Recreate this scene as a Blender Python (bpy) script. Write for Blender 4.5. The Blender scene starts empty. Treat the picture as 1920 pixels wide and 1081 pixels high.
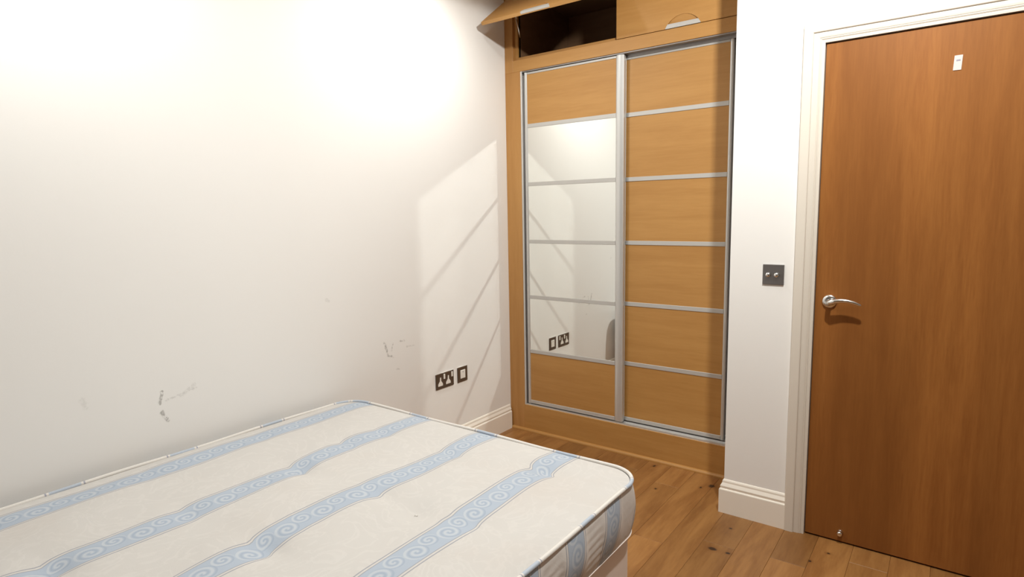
import bpy, bmesh, math, random
from mathutils import Vector, Matrix
random.seed(7)
S = bpy.context.scene
COL = S.collection

# ------------------------------------------------------------------ camera
F_PX, YAW, PITCH, ROLL = 1125.14, -0.6371, -0.1233, -0.0171
cam_d = bpy.data.cameras.new('camera')
cam_d.sensor_fit = 'HORIZONTAL'; cam_d.sensor_width = 36.0
cam_d.lens = F_PX / 1920 * 36.0
cam_d.clip_start = 0.02
cam = bpy.data.objects.new('camera', cam_d); COL.objects.link(cam)
fw = Vector((math.sin(YAW)*math.cos(PITCH), math.cos(YAW)*math.cos(PITCH), math.sin(PITCH)))
ri = Vector((math.cos(YAW), -math.sin(YAW), 0)); up = ri.cross(fw)
r2 = math.cos(ROLL)*ri + math.sin(ROLL)*up; u2 = -math.sin(ROLL)*ri + math.cos(ROLL)*up
M = Matrix((r2, u2, -fw)).transposed().to_4x4(); M.translation = Vector((2.26784, 0.0, 1.37819))
cam.matrix_world = M
S.camera = cam

# ------------------------------------------------------------------ world, lamps, exposure
CEIL = 2.70
LAMP = (2.05, 1.62, 2.66)
wd = bpy.data.worlds.new('world'); S.world = wd; wd.use_nodes = True
wd.node_tree.nodes['Background'].inputs[0].default_value = (0.02, 0.025, 0.035, 1)
wd.node_tree.nodes['Background'].inputs[1].default_value = 1.0

def lamp(name, kind, loc, energy, color, **kw):
    d = bpy.data.lights.new(name, kind); d.energy = energy; d.color = color
    for k, v in kw.items(): setattr(d, k, v)
    o = bpy.data.objects.new(name, d); COL.objects.link(o); o.location = loc
    return o
WARM = (0.98, 0.99, 0.955)
main_light = lamp('bulb_light', 'SPOT', LAMP, 134.0, WARM, shadow_soft_size=0.043, spot_size=math.radians(178), spot_blend=0.05)
wash_a = lamp('downlight_light', 'SPOT', (0.42, 2.20, CEIL-0.03), 36.0, WARM, shadow_soft_size=0.03, spot_size=math.radians(165), spot_blend=1.0)
wash_b = lamp('downlight_light', 'SPOT', (0.42, 0.55, CEIL-0.03), 42.0, WARM, shadow_soft_size=0.03, spot_size=math.radians(165), spot_blend=1.0)
S.view_settings.view_transform = 'Standard'; S.view_settings.look = 'None'
S.view_settings.gamma = 1.0; S.view_settings.use_curve_mapping = False
S.view_settings.exposure = 0.23
cy = S.cycles
cy.use_guiding = True; cy.use_surface_guiding = True; cy.use_volume_guiding = False
cy.guiding_training_samples = 0; cy.surface_guiding_probability = 0.75
cy.caustics_reflective = True; cy.blur_glossy = 0.0
cy.sample_clamp_indirect = 30.0
cy.max_bounces = 10; cy.diffuse_bounces = 6; cy.glossy_bounces = 6
cy.use_adaptive_sampling = False
cy.use_denoising = True

# ------------------------------------------------------------------ node helpers
class NT:
    def __init__(s, name):
        s.m = bpy.data.materials.new(name); s.m.use_nodes = True
        s.t = s.m.node_tree; s.b = s.t.nodes['Principled BSDF']
    def n(s, typ, **kw):
        x = s.t.nodes.new(typ)
        for k, v in kw.items(): setattr(x, k, v)
        return x
    def l(s, a, b): s.t.links.new(a, b)
    def put(s, sock, v):
        if hasattr(v, 'is_output'): s.l(v, sock)
        else: sock.default_value = v
    def math(s, op, a, b=0.0, c=None, clamp=False):
        x = s.n('ShaderNodeMath', operation=op, use_clamp=clamp)
        s.put(x.inputs[0], a); s.put(x.inputs[1], b)
        if c is not None: s.put(x.inputs[2], c)
        return x.outputs[0]
    def step(s, v, a, b):                       # smoothstep a..b -> 0..1
        x = s.n('ShaderNodeMapRange', interpolation_type='SMOOTHSTEP')
        s.put(x.inputs[0], v); x.inputs[1].default_value = a; x.inputs[2].default_value = b
        x.inputs[3].default_value = 0; x.inputs[4].default_value = 1
        return x.outputs[0]
    def stepd(s, v, a, b): return s.math('SUBTRACT', 1.0, s.step(v, a, b))
    def mix(s, f, a, b):
        x = s.n('ShaderNodeMix', data_type='RGBA')
        s.put(x.inputs[0], f)
        for i, v in ((6, a), (7, b)):
            if hasattr(v, 'is_output'): s.l(v, x.inputs[i])
            else: x.inputs[i].default_value = (*v, 1)
        return x.outputs[2]
    def coord(s, kind='Object'):
        return s.n('ShaderNodeTexCoord').outputs[kind]
    def geo(s): return s.n('ShaderNodeNewGeometry').outputs['Position']
    def mapping(s, vec, scale, loc=(0, 0, 0)):
        x = s.n('ShaderNodeMapping'); s.l(vec, x.inputs[0])
        x.inputs['Scale'].default_value = scale; s.put(x.inputs['Location'], loc)
        return x.outputs[0]
    def noise(s, vec, scale, detail=3, rough=.5, dist=0.0):
        x = s.n('ShaderNodeTexNoise'); s.l(vec, x.inputs['Vector'])
        x.inputs['Scale'].default_value = scale; x.inputs['Detail'].default_value = detail
        x.inputs['Roughness'].default_value = rough; x.inputs['Distortion'].default_value = dist
        return x.outputs['Fac']
    def sep(s, vec):
        x = s.n('ShaderNodeSeparateXYZ'); s.l(vec, x.inputs[0]); return x.outputs
    def bump(s, h, strength, dist=.01):
        x = s.n('ShaderNodeBump'); s.l(h, x.inputs['Height'])
        x.inputs['Strength'].default_value = strength; x.inputs['Distance'].default_value = dist
        s.l(x.outputs[0], s.b.inputs['Normal'])
    def base(s, c):
        if hasattr(c, 'is_output'): s.l(c, s.b.inputs['Base Color'])
        else: s.b.inputs['Base Color'].default_value = (*c, 1)
    def set(s, rough=.5, metal=0.0, spec=.5):
        s.b.inputs['Roughness'].default_value = rough; s.b.inputs['Metallic'].default_value = metal
        s.b.inputs['Specular IOR Level'].default_value = spec

def plain(name, col, rough=.5, metal=0.0, spec=.5):
    t = NT(name); t.base(col); t.set(rough, metal, spec)
    nv = t.noise(t.coord(), 60, 2); t.bump(nv, .03, .002)
    return t.m

WALL_WHITE = (0.82, 0.80, 0.77)
def wall_mat(name, marks=()):
    t = NT(name); p = t.geo()
    v = t.noise(p, 2.2, 3)
    c = t.mix(v, WALL_WHITE, tuple(k*.975 for k in WALL_WHITE))
    if marks:                                   # scuffs on the wall, each a short worn stroke (y, z)
        x, y, z = t.sep(p)
        wob = t.math('MULTIPLY', t.math('SUBTRACT', t.noise(p, 55, 4, .7), .5), .022)
        tot = None
        for (y0, z0, y1, z1, w, k) in marks:
            dy, dz = y1-y0, z1-z0; L2 = dy*dy+dz*dz
            a = t.math('SUBTRACT', y, y0); b = t.math('SUBTRACT', z, z0)
            h = t.math('DIVIDE', t.math('ADD', t.math('MULTIPLY', a, dy), t.math('MULTIPLY', b, dz)), L2, clamp=True)
            ex = t.math('SUBTRACT', a, t.math('MULTIPLY', h, dy)); ez = t.math('SUBTRACT', b, t.math('MULTIPLY', h, dz))
            d = t.math('SQRT', t.math('ADD', t.math('MULTIPLY', ex, ex), t.math('MULTIPLY', ez, ez)))
            d = t.math('ADD', d, wob)
            mk = t.math('MULTIPLY', t.stepd(d, w*.3, w), k)
            tot = mk if tot is None else t.math('MAXIMUM', tot, mk)
        brk = t.step(t.noise(p, 90, 3, .7), .36, .56)
        c = t.mix(t.math('MULTIPLY', tot, brk), c, (.16, .14, .12))
    t.base(c); t.set(.75, 0, .25)
    t.bump(t.noise(p, 140, 3), .05, .002)
    return t.m

def wood_mat(name, dark, light, axis='X', bands=0.0, rough=.38, seed=0.0, spec=.4, k=1.0):
    """grain runs along `axis`; world position so panels continue, offset per object"""
    t = NT(name); p = t.coord()
    off = t.n('ShaderNodeObjectInfo').outputs['Random']
    sc = {'X': (1.2, 9, 16), 'Z': (14, 9, 1.0), 'Y': (14, 1.0, 9)}[axis]
    vec = t.mapping(p, sc)
    va = t.n('ShaderNodeVectorMath', operation='ADD'); t.l(vec, va.inputs[0])
    cb = t.n('ShaderNodeCombineXYZ')
    for i in range(3): t.l(t.math('MULTIPLY', off, 37.0*(i+1)), cb.inputs[i])
    t.l(cb.outputs[0], va.inputs[1]); vec = va.outputs[0]
    big = t.noise(vec, 1.1*k, 4, .55, .4)
    fine = t.noise(vec, 7.5*k, 5, .65, .2)
    g = t.math('ADD', t.math('MULTIPLY', big, .62), t.math('MULTIPLY', fine, .38))
    g = t.step(g, .3, .72)
    c = t.mix(g, dark, light)
    if bands:
        x, y, z = t.sep(p)
        bn = t.noise(t.mapping(p, (2.4, 1, .12)), 2.0, 2, .5)
        c = t.mix(t.math('MULTIPLY', t.step(bn, .35, .68), bands), c, tuple(v*.72 for v in dark))
    t.base(c); t.set(rough, 0, spec)
    t.bump(fine, .06, .002)
    return t.m

def metal_mat(name, col, rough, brush=None, metal=1.0):
    t = NT(name); t.base(col); t.set(rough, metal)
    if brush:
        t.bump(t.noise(t.mapping(t.coord(), brush), 30, 3), .08, .001)
    return t.m

MK = [(.926, .722, .934, .765, .007, .55), (.930, .690, .945, .655, .009, .6), (.935, .728, 1.06, .752, .004, .22),
      (1.0, .735, 1.05, .765, .010, .16), (1.985, .748, 2.005, .690, .008, .6), (2.005, .680, 2.04, .668, .006, .5),
      (2.04, .735, 2.03, .70, .004, .4), (2.09, .742, 2.12, .735, .006, .4), (2.135, .704, 2.19, .700, .004, .22),
      (1.655, 1.008, 1.668, 1.0, .010, .15), (.69, .80, .70, .77, .012, .12), (2.06, .60, 2.08, .596, .005, .25)]
m_wall_left = wall_mat('white emulsion with scuffs', MK)
m_wall = wall_mat('white emulsion')
m_wall_far = plain('unseen wall darkened', (.24, .22, .20), .8)  # invented dark tone for the unseen walls, cuts bounce light
m_trim = plain('cream gloss paint', (.83, .775, .69), .35, 0, .4)
m_arch = plain('cream satin paint', (.66, .60, .52), .45, 0, .3)
m_ceiling = plain('ceiling white', (.85, .83, .80), .8)
m_oak = wood_mat('honey oak veneer', (.385, .186, .047), (.455, .236, .067), 'X', rough=.5, spec=.5, k=.8)
m_oak_v = wood_mat('honey oak veneer upright', (.39, .186, .050), (.46, .235, .070), 'Z', rough=.5, spec=.5)
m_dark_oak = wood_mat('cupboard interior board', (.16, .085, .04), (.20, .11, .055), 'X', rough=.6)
m_door = wood_mat('red oak door veneer', (.245, .087, .020), (.355, .140, .034), 'Z', bands=.6, rough=.5, spec=.14, k=1.25)
m_alu = metal_mat('satin aluminium', (.60, .595, .58), .38, (1, 1, 30), .6)
m_alu_bar = metal_mat('satin aluminium bar', (.50, .485, .46), .5, (30, 1, 1), .35)
m_track = metal_mat('dull aluminium track', (.36, .34, .33), .5)
m_chrome = metal_mat('satin chrome', (.78, .77, .75), .2)
m_steel = metal_mat('brushed gunmetal plate', (.30, .285, .28), .38, (60, 1, 2))
m_mirror = metal_mat('mirror silvering', (.885, .905, .88), 0.0)
m_socket = plain('polished nickel plate', (.075, .05, .035), .22, 0, .7)
m_insert = plain('white plastic insert', (.78, .74, .68), .4)
m_black = plain('matt black', (.012, .009, .007), .8)  # matt black of the bed feet
m_sticker = plain('white label stock', (.56, .49, .46), .6)
m_ink = plain('grey print', (.26, .24, .29), .6)
m_base = plain('divan fabric', (.78, .68, .61), .9, 0, .1)

# floor planks: each object gets its own tone; knots at real spots on the boards
KNOTS = [(1.537, 2.340, .020, .013), (1.600, 2.343, .010, .008), (1.551, 2.544, .008, .006), (1.35, 2.905, .016, .020), (1.31, 2.86, .006, .010),
         (1.015, 2.972, .008, .014), (.72, 2.87, .008, .016), (1.13, 2.72, .006, .008), (1.93, 2.57, .007, .006), (1.88, 2.47, .006, .008)]
def floor_mat():
    t = NT('oiled oak floorboards'); p = t.geo(); rnd = t.n('ShaderNodeObjectInfo').outputs['Random']
    cb = t.n('ShaderNodeCombineXYZ')
    for i in range(3): t.l(t.math('MULTIPLY', rnd, 29.0*(i+1)), cb.inputs[i])
    va = t.n('ShaderNodeVectorMath', operation='ADD'); t.l(t.mapping(p, (9, 1.3, 1)), va.inputs[0]); t.l(cb.outputs[0], va.inputs[1])
    vec = va.outputs[0]
    big = t.noise(vec, 1.3, 4, .55, .8); fine = t.noise(vec, 8, 5, .65, .3)
    g = t.step(t.math('ADD', t.math('MULTIPLY', big, .65), t.math('MULTIPLY', fine, .35)), .3, .72)
    c = t.mix(g, (.205, .085, .023), (.335, .162, .050))
    tone = t.n('ShaderNodeHueSaturation'); t.l(c, tone.inputs['Color'])
    t.l(t.math('ADD', .82, t.math('MULTIPLY', rnd, .34)), tone.inputs['Value'])
    c = tone.outputs[0]
    x, y, z = t.sep(p)
    wob = t.math('MULTIPLY', t.math('SUBTRACT', t.noise(p, 60, 3), .5), .7)
    tot = None; halo = None
    for (kx, ky, rx, ry) in KNOTS:
        a = t.math('DIVIDE', t.math('SUBTRACT', x, kx), rx); b = t.math('DIVIDE', t.math('SUBTRACT', y, ky), ry)
        d = t.math('SQRT', t.math('ADD', t.math('MULTIPLY', a, a), t.math('MULTIPLY', b, b)))
        d = t.math('ADD', d, wob)
        k1 = t.stepd(d, .6, 1.15); k2 = t.stepd(d, .8, 2.9)
        tot = k1 if tot is None else t.math('MAXIMUM', tot, k1)
        halo = k2 if halo is None else t.math('MAXIMUM', halo, k2)
    c = t.mix(t.math('MULTIPLY', halo, .45), c, (.16, .06, .016))
    c = t.mix(t.math('MULTIPLY', tot, .92), c, (.02, .010, .006))
    t.base(c); t.set(.42, 0, .4); t.bump(fine, .08, .002)
    return t.m
m_floor = floor_mat()

# striped mattress ticking: u runs across the stripes, v along them
STRIPE_P, STRIPE_0 = .348, .178
def ticking(name, period, centre, half, ucoord, base=(.535, .515, .49), strength=1.0):
    t = NT(name); uv = t.n('ShaderNodeUVMap'); uv.uv_map = 'weave'
    u, v, _ = t.sep(uv.outputs[0])
    p = t.coord()
    a = t.math('SUBTRACT', u, centre - period/2)
    a = t.math('SUBTRACT', t.math('FLOORED_MODULO', a, period), period/2)      # offset from stripe centre
    ab = t.math('ABSOLUTE', a)
    blue = t.stepd(ab, half-.0012, half+.0012)
    def line(pos, w): 
        return t.stepd(t.math('ABSOLUTE', t.math('SUBTRACT', ab, pos)), w*.45, w)
    lines = t.math('MAXIMUM', line(half+.001, .0022), line(half+.0105, .0024))
    # damask ground: faint tone-on-tone flowers
    fl = t.noise(t.mapping(p, (1, 1, 1)), 7.5, 2, .5, 2.6)
    fl = t.math('MULTIPLY', t.stepd(t.math('ABSOLUTE', t.math('SUBTRACT', fl, .5)), .008, .05), .55)
    st = t.step(t.noise(p, 2.6, 4, .6), .5, .78)
    g = t.mix(fl, base, tuple(k*1.07 for k in base))
    g = t.mix(t.math('MULTIPLY', st, .35), g, (.51, .455, .41))
    # scroll band: alternating curls in a running wave
    PER = .118
    vm = t.math('FLOORED_MODULO', v, PER)
    ink = None
    def curl(cx, cv, R, sgn, ph):
        dx = t.math('SUBTRACT', a, cx); dv = t.math('SUBTRACT', t.math('FLOORED_MODULO', t.math('SUBTRACT', v, cv-PER/2), PER), PER/2)
        r = t.math('SQRT', t.math('ADD', t.math('MULTIPLY', dx, dx), t.math('MULTIPLY', dv, dv)))
        th = t.math('ARCTAN2', dx, dv)
        ph_ = t.math('ADD', t.math('MULTIPLY', th, sgn), t.math('MULTIPLY', r, 2*math.pi*1.85/R))
        s = t.math('SINE', t.math('ADD', ph_, ph))
        return s, t.stepd(r, R*.92, R*1.02)
    s1, k1 = curl(.006, .030, .035, 1.0, 0.4)
    s2, k2 = curl(-.010, .087, .029, -1.0, 2.0)
    wv = t.math('MULTIPLY', t.math('SINE', t.math('MULTIPLY', v, 2*math.pi/PER)), .026)
    wd_ = t.math('ABSOLUTE', t.math('SUBTRACT', a, wv))
    pale = t.math('MAXIMUM', t.math('MULTIPLY', t.step(s1, .1, .6), k1), t.math('MULTIPLY', t.step(s2, .1, .6), k2))
    pale = t.math('MAXIMUM', pale, t.math('MULTIPLY', t.stepd(wd_, .003, .006), t.math('SUBTRACT', 1.0, t.math('MAXIMUM', k1, k2))))
    deep = t.math('MAXIMUM', t.math('MULTIPLY', t.stepd(s1, -.85, -.35), k1), t.math('MULTIPLY', t.stepd(s2, -.85, -.35), k2))
    band = t.mix(t.math('MULTIPLY', pale, .68), (.375, .425, .495), (.485, .515, .545))
    band = t.mix(t.math('MULTIPLY', deep, .5), band, (.29, .34, .42))
    c = t.mix(t.math('MULTIPLY', lines, .85), g, (.25, .26, .30))
    c = t.mix(t.math('MULTIPLY', blue, strength), c, band)
    t.base(c); t.set(.85, 0, .2)
    h = t.math('ADD', t.math('MULTIPLY', t.noise(p, 9, 3, .5, 1.0), .7), t.math('MULTIPLY', t.noise(p, 450, 2), .08))
    t.bump(h, .22, .01)
    return t.m
m_tick_top = ticking('striped ticking', STRIPE_P, STRIPE_0, .041, 'u')
m_tick_side = ticking('striped border ticking lightened', .2175, 1.495, .040, 'u', base=(.62, .585, .55))  # same cloth as the top, base lightened to offset shade on the sides
def piping_mat():
    t = NT('ticking piping'); uv = t.n('ShaderNodeUVMap'); uv.uv_map = 'weave'
    u, v, _ = t.sep(uv.outputs[0])
    a = t.math('ABSOLUTE', t.math('SUBTRACT', t.math('FLOORED_MODULO', u, 1.0), .5))
    c = t.mix(t.stepd(a, .115, .125), (.66, .63, .59), (.42, .465, .53))
    c = t.mix(t.stepd(t.math('ABSOLUTE', t.math('SUBTRACT', a, .145)), .004, .009), c, (.33, .33, .38))
    t.base(c); t.set(.8, 0, .2); return t.m
m_piping = piping_mat()

# ------------------------------------------------------------------ mesh helpers
def link(name, bm, mat, parent=None, smooth=False):
    me = bpy.data.meshes.new(name); bm.normal_update(); bm.to_mesh(me); bm.free()
    for mm in (mat if isinstance(mat, (list, tuple)) else [mat]): me.materials.append(mm)
    if smooth:
        for f in me.polygons: f.use_smooth = True
    o = bpy.data.objects.new(name, me); COL.objects.link(o)
    if parent is not None: o.parent = parent; o.matrix_parent_inverse = Matrix.Translation(-wloc(parent))
    return o
def wloc(o):
    v = o.location.copy()
    return v if o.parent is None else v           # parts carry world-space meshes: only the root is offset
def add_box(bm, x0, x1, y0, y1, z0, z1, bevel=0.0, seg=1):
    g = bmesh.ops.create_cube(bm, size=1.0)
    vs = g['verts']
    for v in vs:
        v.co = Vector(((x0+x1)/2 + v.co.x*(x1-x0), (y0+y1)/2 + v.co.y*(y1-y0), (z0+z1)/2 + v.co.z*(z1-z0)))
    if bevel > 0:
        es = list({e for v in vs for e in v.link_edges})
        bmesh.ops.bevel(bm, geom=es, offset=bevel, segments=seg, affect='EDGES', profile=.5)
def box(name, x0, x1, y0, y1, z0, z1, mat, parent=None, bevel=0.0, seg=1):
    bm = bmesh.new(); add_box(bm, x0, x1, y0, y1, z0, z1, bevel, seg)
    return link(name, bm, mat, parent)
def sweep(bm, prof, path, closed=False):
    """prof: list of 2-D (a, b); path: list of (origin, A, B) frames -> skinned strip with caps"""
    rows = [[bm.verts.new(Vector(o) + Vector(A)*a + Vector(B)*b) for a, b in prof] for o, A, B in path]
    n = len(prof); m = len(rows)
    for i in range(m if closed else m-1):
        r0, r1 = rows[i], rows[(i+1) % m]
        for j in range(n):
            bm.faces.new((r0[j], r0[(j+1) % n], r1[(j+1) % n], r1[j]))
    if not closed:
        bm.faces.new(rows[0][::-1]); bm.faces.new(rows[-1])
    bmesh.ops.recalc_face_normals(bm, faces=bm.faces)
def lathe(bm, prof, origin, axis, n=28):
    """prof: (radius, height along axis)"""
    ax = Vector(axis).normalized(); a = ax.orthogonal().normalized(); b = ax.cross(a); o = Vector(origin)
    rows = []
    for r, h in prof:
        if r < 1e-6: rows.append([bm.verts.new(o+ax*h)])
        else: rows.append([bm.verts.new(o+ax*h+(a*math.cos(2*math.pi*i/n)+b*math.sin(2*math.pi*i/n))*r) for i in range(n)])
    for r0, r1 in zip(rows, rows[1:]):
        for i in range(n):
            j = (i+1) % n
            if len(r0) == 1: bm.faces.new((r0[0], r1[i], r1[j]))
            elif len(r1) == 1: bm.faces.new((r0[i], r1[0], r0[j]))
            else: bm.faces.new((r0[i], r1[i], r1[j], r0[j]))
    bmesh.ops.recalc_face_normals(bm, faces=bm.faces)
def tube(bm, pts, radii, n=12, flat=1.0, upv=(0, 0, 1)):
    rows = []
    for i, p in enumerate(pts):
        p = Vector(p); d = (Vector(pts[min(i+1, len(pts)-1)]) - Vector(pts[max(i-1, 0)])).normalized()
        u = (Vector(upv) - d*d.dot(Vector(upv))).normalized(); w = d.cross(u)
        rows.append([bm.verts.new(p + (u*math.cos(2*math.pi*k/n) + w*math.sin(2*math.pi*k/n)*flat)*radii[i]) for k in range(n)])
    for r0, r1 in zip(rows, rows[1:]):
        for k in range(n): bm.faces.new((r0[k], r0[(k+1) % n], r1[(k+1) % n], r1[k]))
    bm.faces.new(rows[0][::-1]); bm.faces.new(rows[-1])
    bmesh.ops.recalc_face_normals(bm, faces=bm.faces)
def thing(name, loc, label=None, cat=None, group=None, kind=None):
    o = bpy.data.objects.new(name, None); COL.objects.link(o); o.location = loc; o.empty_display_size = .05
    return tag(o, label, cat, group, kind)
def tag(o, label=None, cat=None, group=None, kind=None):
    if label: o['label'] = label
    if cat: o['category'] = cat
    if group: o['group'] = group
    if kind: o['kind'] = kind
    return o
def sub(name, bm, mat, part, root, smooth=False):
    """a sub-part under a part whose mesh is in world coordinates"""
    o = link(name, bm, mat, None, smooth); o.parent = part
    o.matrix_parent_inverse = Matrix.Identity(4)
    return o

# ------------------------------------------------------------------ setting
YW, YP, XP, XR, YB = 3.030, 2.682, 1.477, 4.1, -2.6
YE = 3.66                                         # back of the wardrobe recess
floor = box('floor', -.1, XR+.1, YB-.1, YE+.1, -.12, -.014, m_floor); tag(floor, kind='structure')
ceiling = box('ceiling', -.1, XR+.1, YB-.1, YE+.1, CEIL, CEIL+.1, m_ceiling); tag(ceiling, kind='structure')
tag(box('wall_left', -.12, 0, YB-.1, YE+.1, -.1, CEIL+.02, m_wall_left), kind='structure')
tag(box('wall_right', XR, XR+.12, YB-.1, YE+.1, -.1, CEIL+.02, m_wall_far), kind='structure')
tag(box('wall_rear', -.1, XR+.1, YB-.12, YB, -.1, CEIL+.02, m_wall_far), kind='structure')
tag(box('wall_back', -.1, XR+.1, YE, YE+.12, -.1, CEIL+.02, m_wall), kind='structure')
DX0, DX1, DZ = 1.8205, 2.5865, 2.012              # door leaf
bm = bmesh.new()
add_box(bm, XP, DX0-.012, YP, YE, -.05, CEIL+.01)
add_box(bm, DX0-.012, DX1+.012, YP, YP+.14, DZ+.012, CEIL+.01)
add_box(bm, DX1+.012, XR+.02, YP, YE, -.05, CEIL+.01)
add_box(bm, DX0-.012, DX1+.012, YP+.10, YP+.14, -.05, DZ+.02)
tag(link('wall_front', bm, m_wall), kind='structure')

# skirting boards
SK = [(0, 0), (.018, 0), (.018, .109), (.0165, .1125), (.0125, .1145), (.012, .119), (.0135, .123), (.0135, .127), (.010, .134), (.0065, .141), (.006, .149), (.003, .155), (0, .157)]
bm = bmesh.new()
sweep(bm, SK, [((0, YB, 0), (1, 0, 0), (0, 0, 1)), ((0, YW-.012, 0), (1, 0, 0), (0, 0, 1))])
tag(link('baseboard_left', bm, m_trim), kind='structure')
bm = bmesh.new()
sweep(bm, SK, [((XP, YW-.002, 0), (-1, 0, 0), (0, 0, 1)), ((XP, YP, 0), (-1, -1, 0), (0, 0, 1)), ((1.7415, YP, 0), (0, -1, 0), (0, 0, 1))])
tag(link('baseboard_front', bm, m_trim), kind='structure')
bm = bmesh.new()
sweep(bm, SK, [((XR, YP, 0), (-1, 0, 0), (0, 0, 1)), ((XR, YB, 0), (-1, 0, 0), (0, 0, 1))])
tag(link('baseboard_right', bm, m_trim), kind='structure')

# door surround: architrave round three sides, a lining behind it
AP = [(0, 0), (0, .018), (.003, .021), (.033, .021), (.0355, .0195), (.037, .0150), (.050, .0145), (.0565, .013), (.059, .0105), (.0615, .0125), (.064, .0105), (.0665, .0085), (.069, .0095), (.0765, .008), (.0765, 0)]
trim = thing('trim_1', (1.78, YP, 0), kind='structure')
W_ = .0765; xl, xr, zt = DX0-.003-W_, DX1+.003+W_, DZ+.003+W_
def arch(name, p0, A0, p1, A1):
    bm = bmesh.new(); sweep(bm, AP, [(p0, A0, (0, -1, 0)), (p1, A1, (0, -1, 0))]); link(name, bm, m_arch, trim)
arch('architrave_leg', (xl, YP, 0), (1, 0, 0), (xl, YP, zt), (1, 0, -1))
arch('architrave_head', (xl, YP, zt), (1, 0, -1), (xr, YP, zt), (-1, 0, -1))
arch('architrave_leg', (xr, YP, zt), (-1, 0, -1), (xr, YP, 0), (-1, 0, 0))
bm = bmesh.new()
add_box(bm, DX0-.014, DX0-.003, YP-.002, YP+.10, 0, DZ+.014); add_box(bm, DX1+.003, DX1+.014, YP-.002, YP+.10, 0, DZ+.014)
add_box(bm, DX0-.014, DX1+.014, YP-.002, YP+.10, DZ+.003, DZ+.014)
add_box(bm, DX0-.004, DX0+.012, YP+.048, YP+.08, 0, DZ+.004); add_box(bm, DX1-.012, DX1+.004, YP+.048, YP+.08, 0, DZ+.004)
add_box(bm, DX0-.004, DX1+.004, YP+.048, YP+.08, DZ-.012, DZ+.004)
link('door_lining', bm, m_arch, trim)

door = thing('door_1', (DX0, YP, 0), kind='structure')
yd = YP + .002
box('door_leaf', DX0, DX1, yd, yd+.044, .007, DZ, m_door, door, .0012)
hx, hz = 1.8735, 1.0085
bm = bmesh.new(); lathe(bm, [(0, -.001), (.0262, -.001), (.0262, .0065), (.0245, .009), (.012, .0098), (0, .0098)], (hx, yd, hz), (0, -1, 0), 32)
hb = link('handle_rose', bm, m_chrome, door, True)
bm = bmesh.new()
pts = [(hx, yd-.008, hz-.003), (hx, yd-.030, hz-.003), (hx+.002, yd-.043, hz-.001), (hx+.012, yd-.050, hz+.003), (hx+.028, yd-.051, hz+.0085), (hx+.048, yd-.050, hz+.0115), (hx+.070, yd-.049, hz+.0105), (hx+.092, yd-.0475, hz+.0055), (hx+.112, yd-.046, hz-.0025), (hx+.116, yd-.0455, hz-.0045)]
tube(bm, pts, [.0095, .0095, .0105, .0105, .0095, .0085, .0075, .0065, .0052, .003], 14)
hl = link('handle_lever', bm, m_chrome, door, True)
bm = bmesh.new(); lathe(bm, [(0, -.001), (.0105, -.001), (.0105, .004), (.0075, .006), (.0075, .014), (.0098, .016), (.0098, .022), (.006, .0245), (0, .0245)], (1.954, yd, .047), (0, -1, 0), 24)
link('door_stop', bm, m_chrome, door, True)

# sticker on the door
st = thing('adhesive_label', (2.2375, yd-.0008, 1.876), 'small white adhesive label with a grey mark high on the wooden door', 'label')
bm = bmesh.new(); bmesh.ops.create_cube(bm, size=1.0)
for v in bm.verts: v.co = Vector((2.2375 + v.co.x*.0235 + v.co.z*.0025, yd-.0010+v.co.y*.0020, 1.8765+v.co.z*.050))
link('label_sheet', bm, m_sticker, st)
box('printed_mark', 2.2325, 2.2445, yd-.0026, yd-.0019, 1.882, 1.887, m_ink, st)

# floorboards: parts of the floor
PW = .13; row = 0
JOINTS = {4: [2.41], 2: [2.385, .95], 0: [2.262, 1.1], 1: [1.72], 3: [1.45], 5: [1.9], 6: [2.55, 1.0], -1: [2.79, 1.6], -2: [2.55], -3: [2.88], -4: [2.62]}
me_cache = {}
for k in range(-10, 23):
    x0 = 1.225 + PW*k; x1 = x0 + PW
    if x1 > XR+.1: continue
    x0c, x1c = max(x0, .0), min(x1, XR)
    ye = YW+.02 if x0 < XP-.05 else (YP+.11 if x0 > 1.7 else YP+.03)
    ys = YB
    if x1 < 1.40: ys = 1.45
    js = JOINTS.get(k)
    if js is None: js = [2.3 - random.random()*1.4]
    cuts = sorted([ys] + [j for j in js if ys+.1 < j < ye-.05] + [ye])
    i = 0
    while i < len(cuts)-1:
        if cuts[i+1]-cuts[i] > 2.1: cuts.insert(i+1, cuts[i+1]-1.25-random.random()*.5)
        else: i += 1
    for a, b in zip(cuts, cuts[1:]):
        bm = bmesh.new(); add_box(bm, x0c+.0003, x1c-.0003, a+.0003, b-.0003, -.0135, -.0002+random.random()*.0004, .0009)
        link('plank', bm, m_floor, floor)

# ------------------------------------------------------------------ wardrobe
war = thing('wardrobe', (.72, YW, 0), 'built-in honey oak wardrobe with mirrored sliding door and flaps above, in the recess', 'wardrobe')
ZP, ZT0, ZT1 = .170, 2.222, 2.290                 # plinth top, transom
ZH = 2.667                                        # flap hinge line
box('side_stile', .0005, .111, YW, YW+.04, .0005, ZT0, m_oak_v, war, .001)
bm = bmesh.new(); add_box(bm, .0005, .060, YW, YW+.035, ZT0, 2.695, .001)
link('upper_stile', bm, m_oak_v, war)
box('transom_rail', .060, XP-.002, YW, YW+.035, ZT0, ZT1, m_oak, war, .001)
box('head_rail', .060, XP-.002, YW, YW+.035, ZH+.004, 2.695, m_oak, war, .001)
box('plinth_board', .111, XP-.002, YW, YW+.02, .0005, ZP, m_oak, war, .001)
QR = [(0, 0), (.016, 0)] + [(.016*math.cos(i*math.pi/12), .004+.013*math.sin(i*math.pi/12)) for i in range(7)]
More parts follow.
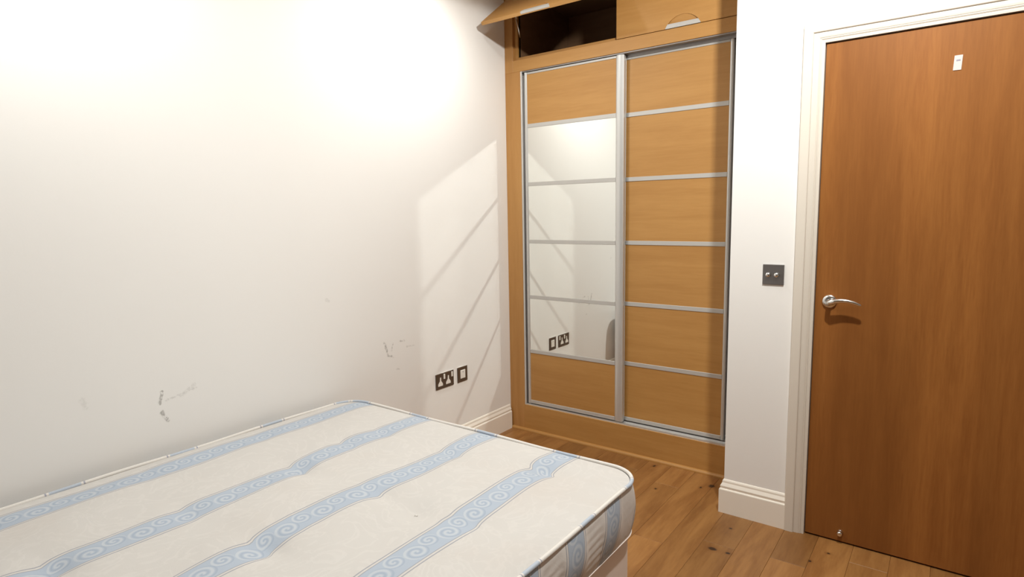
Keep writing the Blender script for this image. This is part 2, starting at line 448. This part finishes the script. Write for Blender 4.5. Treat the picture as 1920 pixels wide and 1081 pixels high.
bm = bmesh.new(); sweep(bm, QR, [((.019, YW, 0), (0, -1, 0), (0, 0, 1)), ((XP-.019, YW, 0), (0, -1, 0), (0, 0, 1))])
link('floor_moulding', bm, m_oak, war, False)
# jamb channels (aluminium U), left and right
bm = bmesh.new(); add_box(bm, .111, .1165, YW+.003, YW+.10, ZP, ZT0, .0008); add_box(bm, .1165, .1235, YW+.003, YW+.0055, ZP, ZT0); add_box(bm, .1165, .140, YW+.095, YW+.10, ZP, ZT0)
link('jamb_channel', bm, m_alu, war)
box('channel_filler', .1165, .1295, YW+.016, YW+.03, ZP+.009, ZT0-.022, m_track, war)  # added grey filler, stands in for the reflection off the channel back
bm = bmesh.new(); add_box(bm, 1.392, 1.398, YW+.012, YW+.10, ZP, ZT0, .0008); add_box(bm, 1.352, 1.392, YW+.085, YW+.10, ZP, ZT0)
link('jamb_channel', bm, m_track, war)
box('side_stile', 1.398, XP-.002, YW+.001, YW+.04, ZP, ZT0, m_oak_v, war, .001)
# tracks
bm = bmesh.new(); add_box(bm, .112, 1.392, YW+.006, YW+.115, ZT0-.006, ZT0); add_box(bm, .112, 1.392, YW+.046, YW+.049, ZT0-.020, ZT0-.006); add_box(bm, .112, 1.392, YW+.090, YW+.115, ZT0-.030, ZT0-.006)
link('top_track', bm, m_track, war)
bm = bmesh.new(); add_box(bm, .112, 1.392, YW+.006, YW+.11, ZP-.004, ZP+.002)
for yy in (.007, .043, .08): add_box(bm, .112, 1.392, YW+yy, YW+yy+.003, ZP+.002, ZP+.0085)
link('bottom_track', bm, m_alu, war)
# carcass
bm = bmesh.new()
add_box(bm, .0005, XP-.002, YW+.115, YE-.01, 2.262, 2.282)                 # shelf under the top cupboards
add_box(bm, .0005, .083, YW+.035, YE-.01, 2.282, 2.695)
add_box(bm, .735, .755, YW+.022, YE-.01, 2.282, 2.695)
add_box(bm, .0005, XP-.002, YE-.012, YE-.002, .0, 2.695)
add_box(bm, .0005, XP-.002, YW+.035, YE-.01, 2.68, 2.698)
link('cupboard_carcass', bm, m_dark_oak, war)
bm = bmesh.new(); add_box(bm, .060, .735, YW+.020, YW+.115, 2.282, 2.308); add_box(bm, .060, .083, YW+.022, YW+.05, 2.294, ZH)
link('opening_rebate', bm, m_oak, war)

DIV = [1.902, 1.5565, 1.2085, .8645, .520]
ZB, ZTOP = .182, 2.203
def sliding_door(x0, x1, yf, left_w, right_w, mirrored, label, ZTOP=ZTOP):
    """yf: front plane of the panels"""
    # one part for the leaf frame back, its pieces as sub-parts
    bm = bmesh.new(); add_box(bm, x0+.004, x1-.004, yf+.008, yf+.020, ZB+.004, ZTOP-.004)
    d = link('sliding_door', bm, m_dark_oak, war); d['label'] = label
    def prof(xa, xb, depth):
        n = 8; pr = [(xa, yf+.020)]
        for i in range(n+1):
            s = i/n; pr.append((xa+(xb-xa)*s, yf-.001-depth*math.sin(math.pi*min(1, max(0, s)))**.5))
        pr.append((xb, yf+.020))
        bm = bmesh.new(); sweep(bm, pr, [((0, 0, ZB), (1, 0, 0), (0, 1, 0)), ((0, 0, ZTOP), (1, 0, 0), (0, 1, 0))])
        sub('upright_profile', bm, m_alu, d, war)
    prof(x0, x0+left_w, .006); prof(x1-right_w, x1, .010 if right_w > .03 else .005)
    xa, xb = x0+left_w, x1-right_w
    def bar(z0, z1):
        bm = bmesh.new(); add_box(bm, xa, xb, yf-.0035, yf+.012, z0, z1, .0012); 
        sub('cross_bar', bm, m_alu_bar, d, war)
    bar(ZTOP-.012, ZTOP); bar(ZB, ZB+.022)
    for z in DIV: bar(z-.0115, z+.0115)
    zs = [ZTOP-.012] + [z for q in DIV for z in (q+.0115, q-.0115)] + [ZB+.022]
    for i in range(6):
        zhi, zlo = zs[2*i], zs[2*i+1]
        mir = mirrored and 1 <= i <= 4
        bm = bmesh.new(); add_box(bm, xa, xb, yf, yf+.008, zlo, zhi)
        sub('mirror_panel' if mir else 'oak_panel', bm, m_mirror if mir else m_oak, d, war)
sliding_door(.130, .785, YW+.018, .020, .048, True, 'sliding door with four mirror panels between two oak panels', 2.2135)
sliding_door(.752, 1.350, YW+.055, .028, .018, False, 'sliding door with six oak panels')

# top hinged flaps with half-moon pulls
def flap(x0, x1, opened):
    L = ZH - ZT1 - .003; T = .018; cxm = (x0+x1)/2; R = .0915; hgt = .058
    if opened: cxm += .02
    # circle through chord ends (+-R at v=0) with top at hgt
    rad = (R*R + hgt*hgt)/(2*hgt)
    def arc(n, s=1.0):
        a0 = math.asin(R/rad)
        return [(cxm - rad*math.sin(a0 - 2*a0*i/n), rad*math.cos(a0 - 2*a0*i/n) - (rad-hgt)) for i in range(n+1)]
    ar = arc(16)
    ang = math.radians(53.1) if opened else 0.0
    ca, sa = math.cos(ang), math.sin(ang)
    def P(x, v, d):                              # v: up from the lower edge, d: depth behind the front face
        h = v - L
        return Vector((x, YW + h*sa + d*ca, ZH + h*ca + d*sa*-1.0)) if opened else Vector((x, YW + d, ZH + h))
    outline = [(x0, L), (x0, 0)] + ar + [(x1, 0), (x1, L)]
    bm = bmesh.new()
    f = [bm.verts.new(P(x, v, 0)) for x, v in outline]; b = [bm.verts.new(P(x, v, T)) for x, v in outline]
    bm.faces.new(f); bm.faces.new(b[::-1])
    for i in range(len(f)):
        j = (i+1) % len(f); bm.faces.new((f[i], f[j], b[j], b[i]))
    bmesh.ops.recalc_face_normals(bm, faces=bm.faces)
    d = link('flap_door', bm, m_oak, war); d['label'] = 'hinged flap propped open' if opened else 'closed hinged flap'
    # scooped pull: sloping wood behind the cut-out, metal lip across the bottom
    bm = bmesh.new()
    f = [bm.verts.new(P(x, v, .011 - .009*v/hgt)) for x, v in ar]; b = [bm.verts.new(P(x, v, T-.001)) for x, v in ar]
    bm.faces.new(f); bm.faces.new(b[::-1])
    for i in range(len(f)):
        j = (i+1) % len(f); bm.faces.new((f[i], f[j], b[j], b[i]))
    bmesh.ops.recalc_face_normals(bm, faces=bm.faces)
    sub('pull_recess', bm, m_oak, d, war)
    vl = .021; low = [(x, v) for x, v in ar if v <= vl+1e-6]
    def xat(v): 
        return math.sqrt(max(0, rad*rad - (v+rad-hgt)**2))
    pts = [(cxm-xat(0), 0), (cxm-xat(vl*.5), vl*.5), (cxm-xat(vl), vl), (cxm+xat(vl), vl), (cxm+xat(vl*.5), vl*.5), (cxm+xat(0), 0)]
    bm = bmesh.new()
    f = [bm.verts.new(P(x, v, -.0012)) for x, v in pts]; b = [bm.verts.new(P(x, v, .012)) for x, v in pts]
    bm.faces.new(f); bm.faces.new(b[::-1])
    for i in range(len(f)):
        j = (i+1) % len(f); bm.faces.new((f[i], f[j], b[j], b[i]))
    bmesh.ops.recalc_face_normals(bm, faces=bm.faces)
    sub('pull_lip', bm, m_alu_bar, d, war)
    return d, P, L
fd, FP, FL = flap(.062, .743, True)
flap(.747, XP-.004, False)
bm = bmesh.new(); a = FP(.10, FL-.0716, .02); b = Vector((.095, 3.064, 2.424))
mid = a.lerp(b, .5)
tube(bm, [a, mid], [.0032, .0032], 10, upv=(1, 0, 0)); tube(bm, [mid, b], [.0048, .0048], 10, upv=(1, 0, 0))
link('flap_stay', bm, m_chrome, war, True)

# ------------------------------------------------------------------ bed base and mattress
def round_rect(x0, x1, y0, y1, r, n=14):
    pts = []
    for cx_, cy_, a0 in ((x1-r, y1-r, 0), (x0+r, y1-r, 90), (x0+r, y0+r, 180), (x1-r, y0+r, 270)):
        for i in range(n+1):
            a = math.radians(a0 + 90*i/n); pts.append((cx_+r*math.cos(a), cy_+r*math.sin(a)))
    return pts
BX0, BX1, BY0, BY1 = .058, 1.505, -.20, 1.722
MZ0, MZ1, MR = .372, .546, .105
bed = thing('divan_base', ((BX0+BX1)/2, (BY0+BY1)/2, 0), 'pale pinkish divan bed base under the striped mattress', 'bed base')
out = round_rect(BX0+.012, BX1-.018, BY0+.01, BY1-.035, .05, 8)
bm = bmesh.new()
prev = None
for z, s in ((.05, .994), (.056, 1.0), (.355, 1.0), (.366, .996), (.3695, .985)):
    cx_, cy_ = (BX0+BX1)/2, (BY0+BY1)/2
    rowv = [bm.verts.new((cx_+(x-cx_)*s, cy_+(y-cy_)*s, z)) for x, y in out]
    if prev:
        for i in range(len(out)):
            j = (i+1) % len(out); bm.faces.new((prev[i], prev[j], rowv[j], rowv[i]))
    else: bm.faces.new(rowv[::-1])
    prev = rowv
bm.faces.new(prev)
link('divan_box', bm, m_base, bed, False)
for fx in (BX0+.10, BX1-.12):
    for fy in (BY0+.12, BY1-.16):
        bm = bmesh.new(); lathe(bm, [(0, 0), (.022, 0), (.024, .006), (.020, .02), (.020, .051), (0, .051)], (fx, fy, 0), (0, 0, 1), 16)
        link('foot', bm, m_black, bed, True)

mat_ = thing('mattress', ((BX0+BX1)/2, (BY0+BY1)/2, MZ0), 'double mattress in white damask ticking with blue scroll stripes on divan base', 'mattress')
TUFT = [(.90, .775, 1.0), (.56, 1.115, 1.0), (1.235, 1.560, 1.1), (.93, 1.145, .6), (.485, 1.345, .6), (1.09, 1.12, .5), (.19, 1.2, .25), (.56, .42, .8), (1.26, .80, .4), (1.26, 1.17, .35), (.88, .40, .8),
        (.19, .80, .2), (.55, .75, .5), (.90, 1.50, .5), (.55, 1.50, .4), (.19, .40, .3), (1.25, .40, .6), (.9, .02, .8), (.55, .02, .8), (1.25, .02, .8), (.2, .02, .8)]
def top_z(x, y):
    z = 0.0
    for tx, ty, k in TUFT:
        dx, dy = x-tx, y-ty
        z -= .013*k*math.exp(-(dx*dx+dy*dy)/(2*.032**2)) + .006*k*math.exp(-(dx*dx/(2*.10**2)+dy*dy/(2*.03**2)))
    z += .004*math.sin(x*9.1+1)*math.sin(y*7.3+.5) + .002*math.sin(x*21+y*13)
    return z
def stripe_u(x, y):
    """cloth coordinate across the stripes: they wander where the quilting pulls them"""
    i = round((x-STRIPE_0)/STRIPE_P)
    u = x + (.006*math.sin(y*5.2+i*1.7) + .004*math.sin(y*13+i*2.9))
    if i == 1: u -= .030*max(0, min(1, (1.35-y)/.5))
    if i == 2: u -= .026*max(0, min(1, (.9-y)/.4)) - .010*max(0, min(1, (1.2-y)/.2))*max(0, min(1, (y-.8)/.1))
    if i == 3: u += .006*max(0, min(1, (1.45-y)/.3)) - .028*max(0, min(1, (1.2-y)/.4)) - .0*y
    for tx, ty, k in TUFT:
        dy = y-ty
        if abs(x-tx) < .14:
            u += .013*k*math.tanh(dy/.012)*math.exp(-(dy/.075)**2)*math.exp(-((x-tx)/.09)**2)
            u += (x-tx)*.16*k*math.exp(-(dy/.03)**2)*math.exp(-((x-tx)/.09)**2)
    return u
NX, NY = 150, 200
cx_, cy_ = (BX0+BX1)/2, (BY0+BY1)/2; ax, ay = (BX1-BX0)/2, (BY1-BY0)/2
def rr_scale(px, py):
    """factor taking the boundary of the rectangle to the rounded rectangle in direction (px,py), on the boundary"""
    qx, qy = abs(px), abs(py)
    if qx > ax-MR and qy > ay-MR:
        # ray s*(qx,qy) meets the corner arc centred (ax-MR, ay-MR)
        A = qx*qx+qy*qy; B = -2*(qx*(ax-MR)+qy*(ay-MR)); C_ = (ax-MR)**2+(ay-MR)**2-MR*MR
        return (-B+math.sqrt(max(0, B*B-4*A*C_)))/(2*A)
    return 1.0
INS = .006
bm = bmesh.new(); uvl = bm.loops.layers.uv.new('weave')
grid = []; UV = {}
for j in range(NY+1):
    rowv = []
    for i in range(NX+1):
        # finer sampling near edges
        fu = -math.cos(math.pi*i/NX)*.35 + (2*i/NX-1)*.65; fv = -math.cos(math.pi*j/NY)*.35 + (2*j/NY-1)*.65
        m = max(abs(fu), abs(fv), 1e-6)
        bxp, byp = fu/m*ax, fv/m*ay
        s = 1 - (m**5)*(1-rr_scale(bxp, byp))
        x, y = cx_ + fu*ax*s*(1-INS/ax), cy_ + fv*ay*s*(1-INS/ay)
        edge = (1-m)*min(ax, ay)
        fade = min(1, edge/.06)
        puff = .010*(1-math.exp(-edge/.03))
        v = bm.verts.new((x, y, MZ1 - .004 + top_z(x, y)*fade + puff)); UV[v] = (stripe_u(x, y), y)
        rowv.append(v)
    grid.append(rowv)
for j in range(NY):
    for i in range(NX):
        bm.faces.new((grid[j][i], grid[j][i+1], grid[j+1][i+1], grid[j+1][i]))
for f in bm.faces:
    for lp in f.loops: lp[uvl].uv = UV[lp.vert]
link('top_cover', bm, m_tick_top, mat_, True)
# border: bulging sides with quilting creases between the stripes
outl = round_rect(BX0, BX1, BY0, BY1, MR, 16)
def resample(pts, step):
    res = []; n = len(pts)
    for i in range(n):
        a, b = Vector(pts[i]), Vector(pts[(i+1) % n]); L = (b-a).length; k = max(1, int(L/step))
        for q in range(k): res.append(a.lerp(b, q/k))
    return res
ol = resample(outl, .010); n = len(ol); per = [0.0]
for i in range(n): per.append(per[-1] + (ol[(i+1) % n]-ol[i]).length)
nor = []
for i in range(n):
    d = (ol[(i+1) % n]-ol[i-1]).normalized(); nor.append(Vector((d.y, -d.x)))
bm = bmesh.new(); uvl = bm.loops.layers.uv.new('weave'); UV = {}; rows = []
NZ = 22
# put the perimeter coordinate so that on the right side u equals y
i_r = min(range(n), key=lambda i: abs(ol[i].y-1.3)+(0 if ol[i].x > BX1-.02 else 9)); sgn = 1 if ol[(i_r+1) % n].y > ol[i_r].y else -1
for k in range(NZ+1):
    t = k/NZ; z = MZ0 + .004 + (MZ1-.004-MZ0-.004)*t; rowv = []
    for i in range(n):
        u = (per[i]-per[i_r])*sgn + ol[i_r].y
        if u < -.5: u += per[-1]*1.0
        b = .011*math.sin(math.pi*t)**.7 - .004
        w = abs(((u - 1.495 + .10875) % .2175) - .10875)
        pk = max(0, min(1, (w-.052)/.02))
        zz = (z-MZ0) - (((u*.10) % .2175))*0.0
        crease = .0013*pk*math.sin(2*math.pi*(t*7.0 - u*5.0 + .12*math.sin(u*23)))*math.sin(math.pi*t)*(1 if u < 1.46 else .15)
        b += crease + .006*math.sin(math.pi*t)*(1-pk) + .003*math.sin(u*11)*math.sin(math.pi*t)
        v = bm.verts.new((ol[i].x + nor[i].x*b, ol[i].y + nor[i].y*b, z)); rowv.append(v)
        UV[v] = (u - .048*t + .030, z*1.05 + .01*math.sin(u*9))
    rows.append(rowv)
for k in range(NZ):
    for i in range(n):
        j = (i+1) % n
        f = bm.faces.new((rows[k][i], rows[k][j], rows[k+1][j], rows[k+1][i]))
        for lp in f.loops: lp[uvl].uv = UV[lp.vert]
        us = [UV[q][0] for q in (rows[k][i], rows[k][j])]
        if abs(us[0]-us[1]) > .5:
            for lp in f.loops:
                if UV[lp.vert][0] < max(us)-.5: lp[uvl].uv = (UV[lp.vert][0]+per[-1], UV[lp.vert][1])
bm.normal_update()
bmesh.ops.recalc_face_normals(bm, faces=bm.faces)
link('border', bm, m_tick_side, mat_, True)
bm = bmesh.new(); bm.faces.new([bm.verts.new((p.x, p.y, MZ0+.003)) for p in ol][::-1])
link('underside', bm, m_base, mat_)
def piping(z, off, r):
    bm = bmesh.new(); uvl = bm.loops.layers.uv.new('weave'); K = 8; rows = []; UV = {}
    for i in range(n):
        o = ol[i]; nn = nor[i]; rowv = []
        left = o.x < cx_
        uu = (o.y-.603)/.357 + .5 if left else (o.y-1.357)/.27 + .5
        if abs(nn.y) > .7: uu = (o.x-.86)/.36 + .5
        for q in range(K):
            a = 2*math.pi*q/K
            v = bm.verts.new((o.x+nn.x*(off+r*math.cos(a)), o.y+nn.y*(off+r*math.cos(a)), z+r*math.sin(a)+.0015*math.sin(i*.11)))
            rowv.append(v); UV[v] = (uu, 0)
        rows.append(rowv)
    for i in range(n):
        j = (i+1) % n
        for q in range(K):
            f = bm.faces.new((rows[i][q], rows[j][q], rows[j][(q+1) % K], rows[i][(q+1) % K]))
            for lp in f.loops: lp[uvl].uv = UV[lp.vert]
    bmesh.ops.recalc_face_normals(bm, faces=bm.faces)
    link('piping', bm, m_piping, mat_, True)
piping(MZ1-.002, -.001, .0062); piping(MZ0+.0055, -.010, .0050)
for tx, ty, k in TUFT[:6]:
    if abs(((tx-STRIPE_0+STRIPE_P/2) % STRIPE_P)-STRIPE_P/2) < .06: continue
    bm = bmesh.new(); zc = MZ1 + .006 + top_z(tx, ty)
    for q in range(3):
        a = q*2.1
        tube(bm, [(tx-.009*math.cos(a), ty-.009*math.sin(a), zc-.001), (tx, ty, zc+.0025), (tx+.009*math.cos(a), ty+.009*math.sin(a), zc-.001)], [.0008, .0012, .0008], 6, upv=(.1, .2, 1))
    link('tuft', bm, m_piping, mat_, True)

# ------------------------------------------------------------------ electrical plates
def plate_frame(bm, y0, y1, z0, z1, x=.0):
    add_box(bm, x, x+.0055, y0, y1, z0, z1, .0022, 2)
soc = thing('double_socket', (0, 2.411, .4585), 'wide dark metal double wall socket above the left skirting', 'socket')
bm = bmesh.new(); plate_frame(bm, 2.338, 2.484, .4165, .5025); link('face_plate', bm, m_socket, soc)
bm = bmesh.new(); plate_frame(bm, 2.3365, 2.4855, .5015, .5055, -.0005); link('top_edge', bm, m_chrome, soc)
def prism_x(bm, pts, x0, x1):
    f = [bm.verts.new((x1, y, z)) for y, z in pts]; b = [bm.verts.new((x0, y, z)) for y, z in pts]
    bm.faces.new(f); bm.faces.new(b[::-1])
    for i in range(len(f)):
        j = (i+1) % len(f); bm.faces.new((f[i], f[j], b[j], b[i]))
    bmesh.ops.recalc_face_normals(bm, faces=bm.faces)
for yc in (2.374, 2.438):
    bm = bmesh.new(); prism_x(bm, [(yc-.020, .434), (yc+.018, .434), (yc+.017, .446), (yc+.0045, .462), (yc+.004, .482), (yc-.004, .482), (yc-.006, .462), (yc-.020, .446)], .004, .0063)
    link('pin_shutter', bm, m_insert, soc)
    bm = bmesh.new(); add_box(bm, .004, .0085, yc+.0245, yc+.0365, .468, .497, .0012); link('rocker', bm, m_insert, soc)
sp = thing('fused_spur_plate', (0, 2.561, .4585), 'square dark metal outlet plate with white centre right of double socket', 'outlet')
bm = bmesh.new(); plate_frame(bm, 2.518, 2.604, .4165, .5025); link('face_plate', bm, m_socket, sp)
bm = bmesh.new(); plate_frame(bm, 2.5165, 2.6055, .5015, .5055, -.0005); link('top_edge', bm, m_chrome, sp)
bm = bmesh.new(); add_box(bm, .004, .0075, 2.541, 2.583, .436, .486, .0015); link('white_insert', bm, m_insert, sp)
bm = bmesh.new(); lathe(bm, [(0, .0008), (.003, .0008), (.003, 0)], (.0075, 2.562, .474), (1, 0, 0), 12); link('indicator', bm, m_ink, sp)

sw = thing('dimmer_switch', (1.657, YP, 1.102), 'grey metal light switch plate with two chrome knobs beside the door frame', 'switch')
SX, SZ = 1.6575, 1.1065
box('face_plate', SX-.0425, SX+.0425, YP-.006, YP, SZ-.043, SZ+.043, m_steel, sw, .0018, 2)
for dx in (-.019, .014):
    bm = bmesh.new(); lathe(bm, [(0, .005), (.0095, .005), (.0100, .007), (.0092, .017), (.0080, .0195), (0, .0195)], (SX+dx, YP, SZ-.001), (0, -1, 0), 24)
    link('knob', bm, m_chrome, sw, True)

# ------------------------------------------------------------------ lamp fittings on the ceiling
cl = thing('ceiling_light', (LAMP[0], LAMP[1], CEIL), 'small white ceiling lampholder above the floor by the door', 'light')
bm = bmesh.new(); lathe(bm, [(0, 0), (.045, 0), (.045, -.006), (.018, -.01), (.018, -.03), (0, -.03)], (LAMP[0], LAMP[1], CEIL), (0, 0, 1), 24); link('lampholder', bm, m_insert, cl, True)
for o, lab in ((wash_a, 'recessed downlight in the ceiling near the wardrobe'), (wash_b, 'recessed downlight in the ceiling above the bed')):
    dl = thing('downlight', (o.location.x, o.location.y, CEIL), lab, 'light')
    bm = bmesh.new(); lathe(bm, [(.034, -.004), (.045, -.006), (.048, 0), (.034, 0), (.034, -.004)], (o.location.x, o.location.y, CEIL), (0, 0, 1), 28); link('bezel', bm, m_chrome, dl, True)
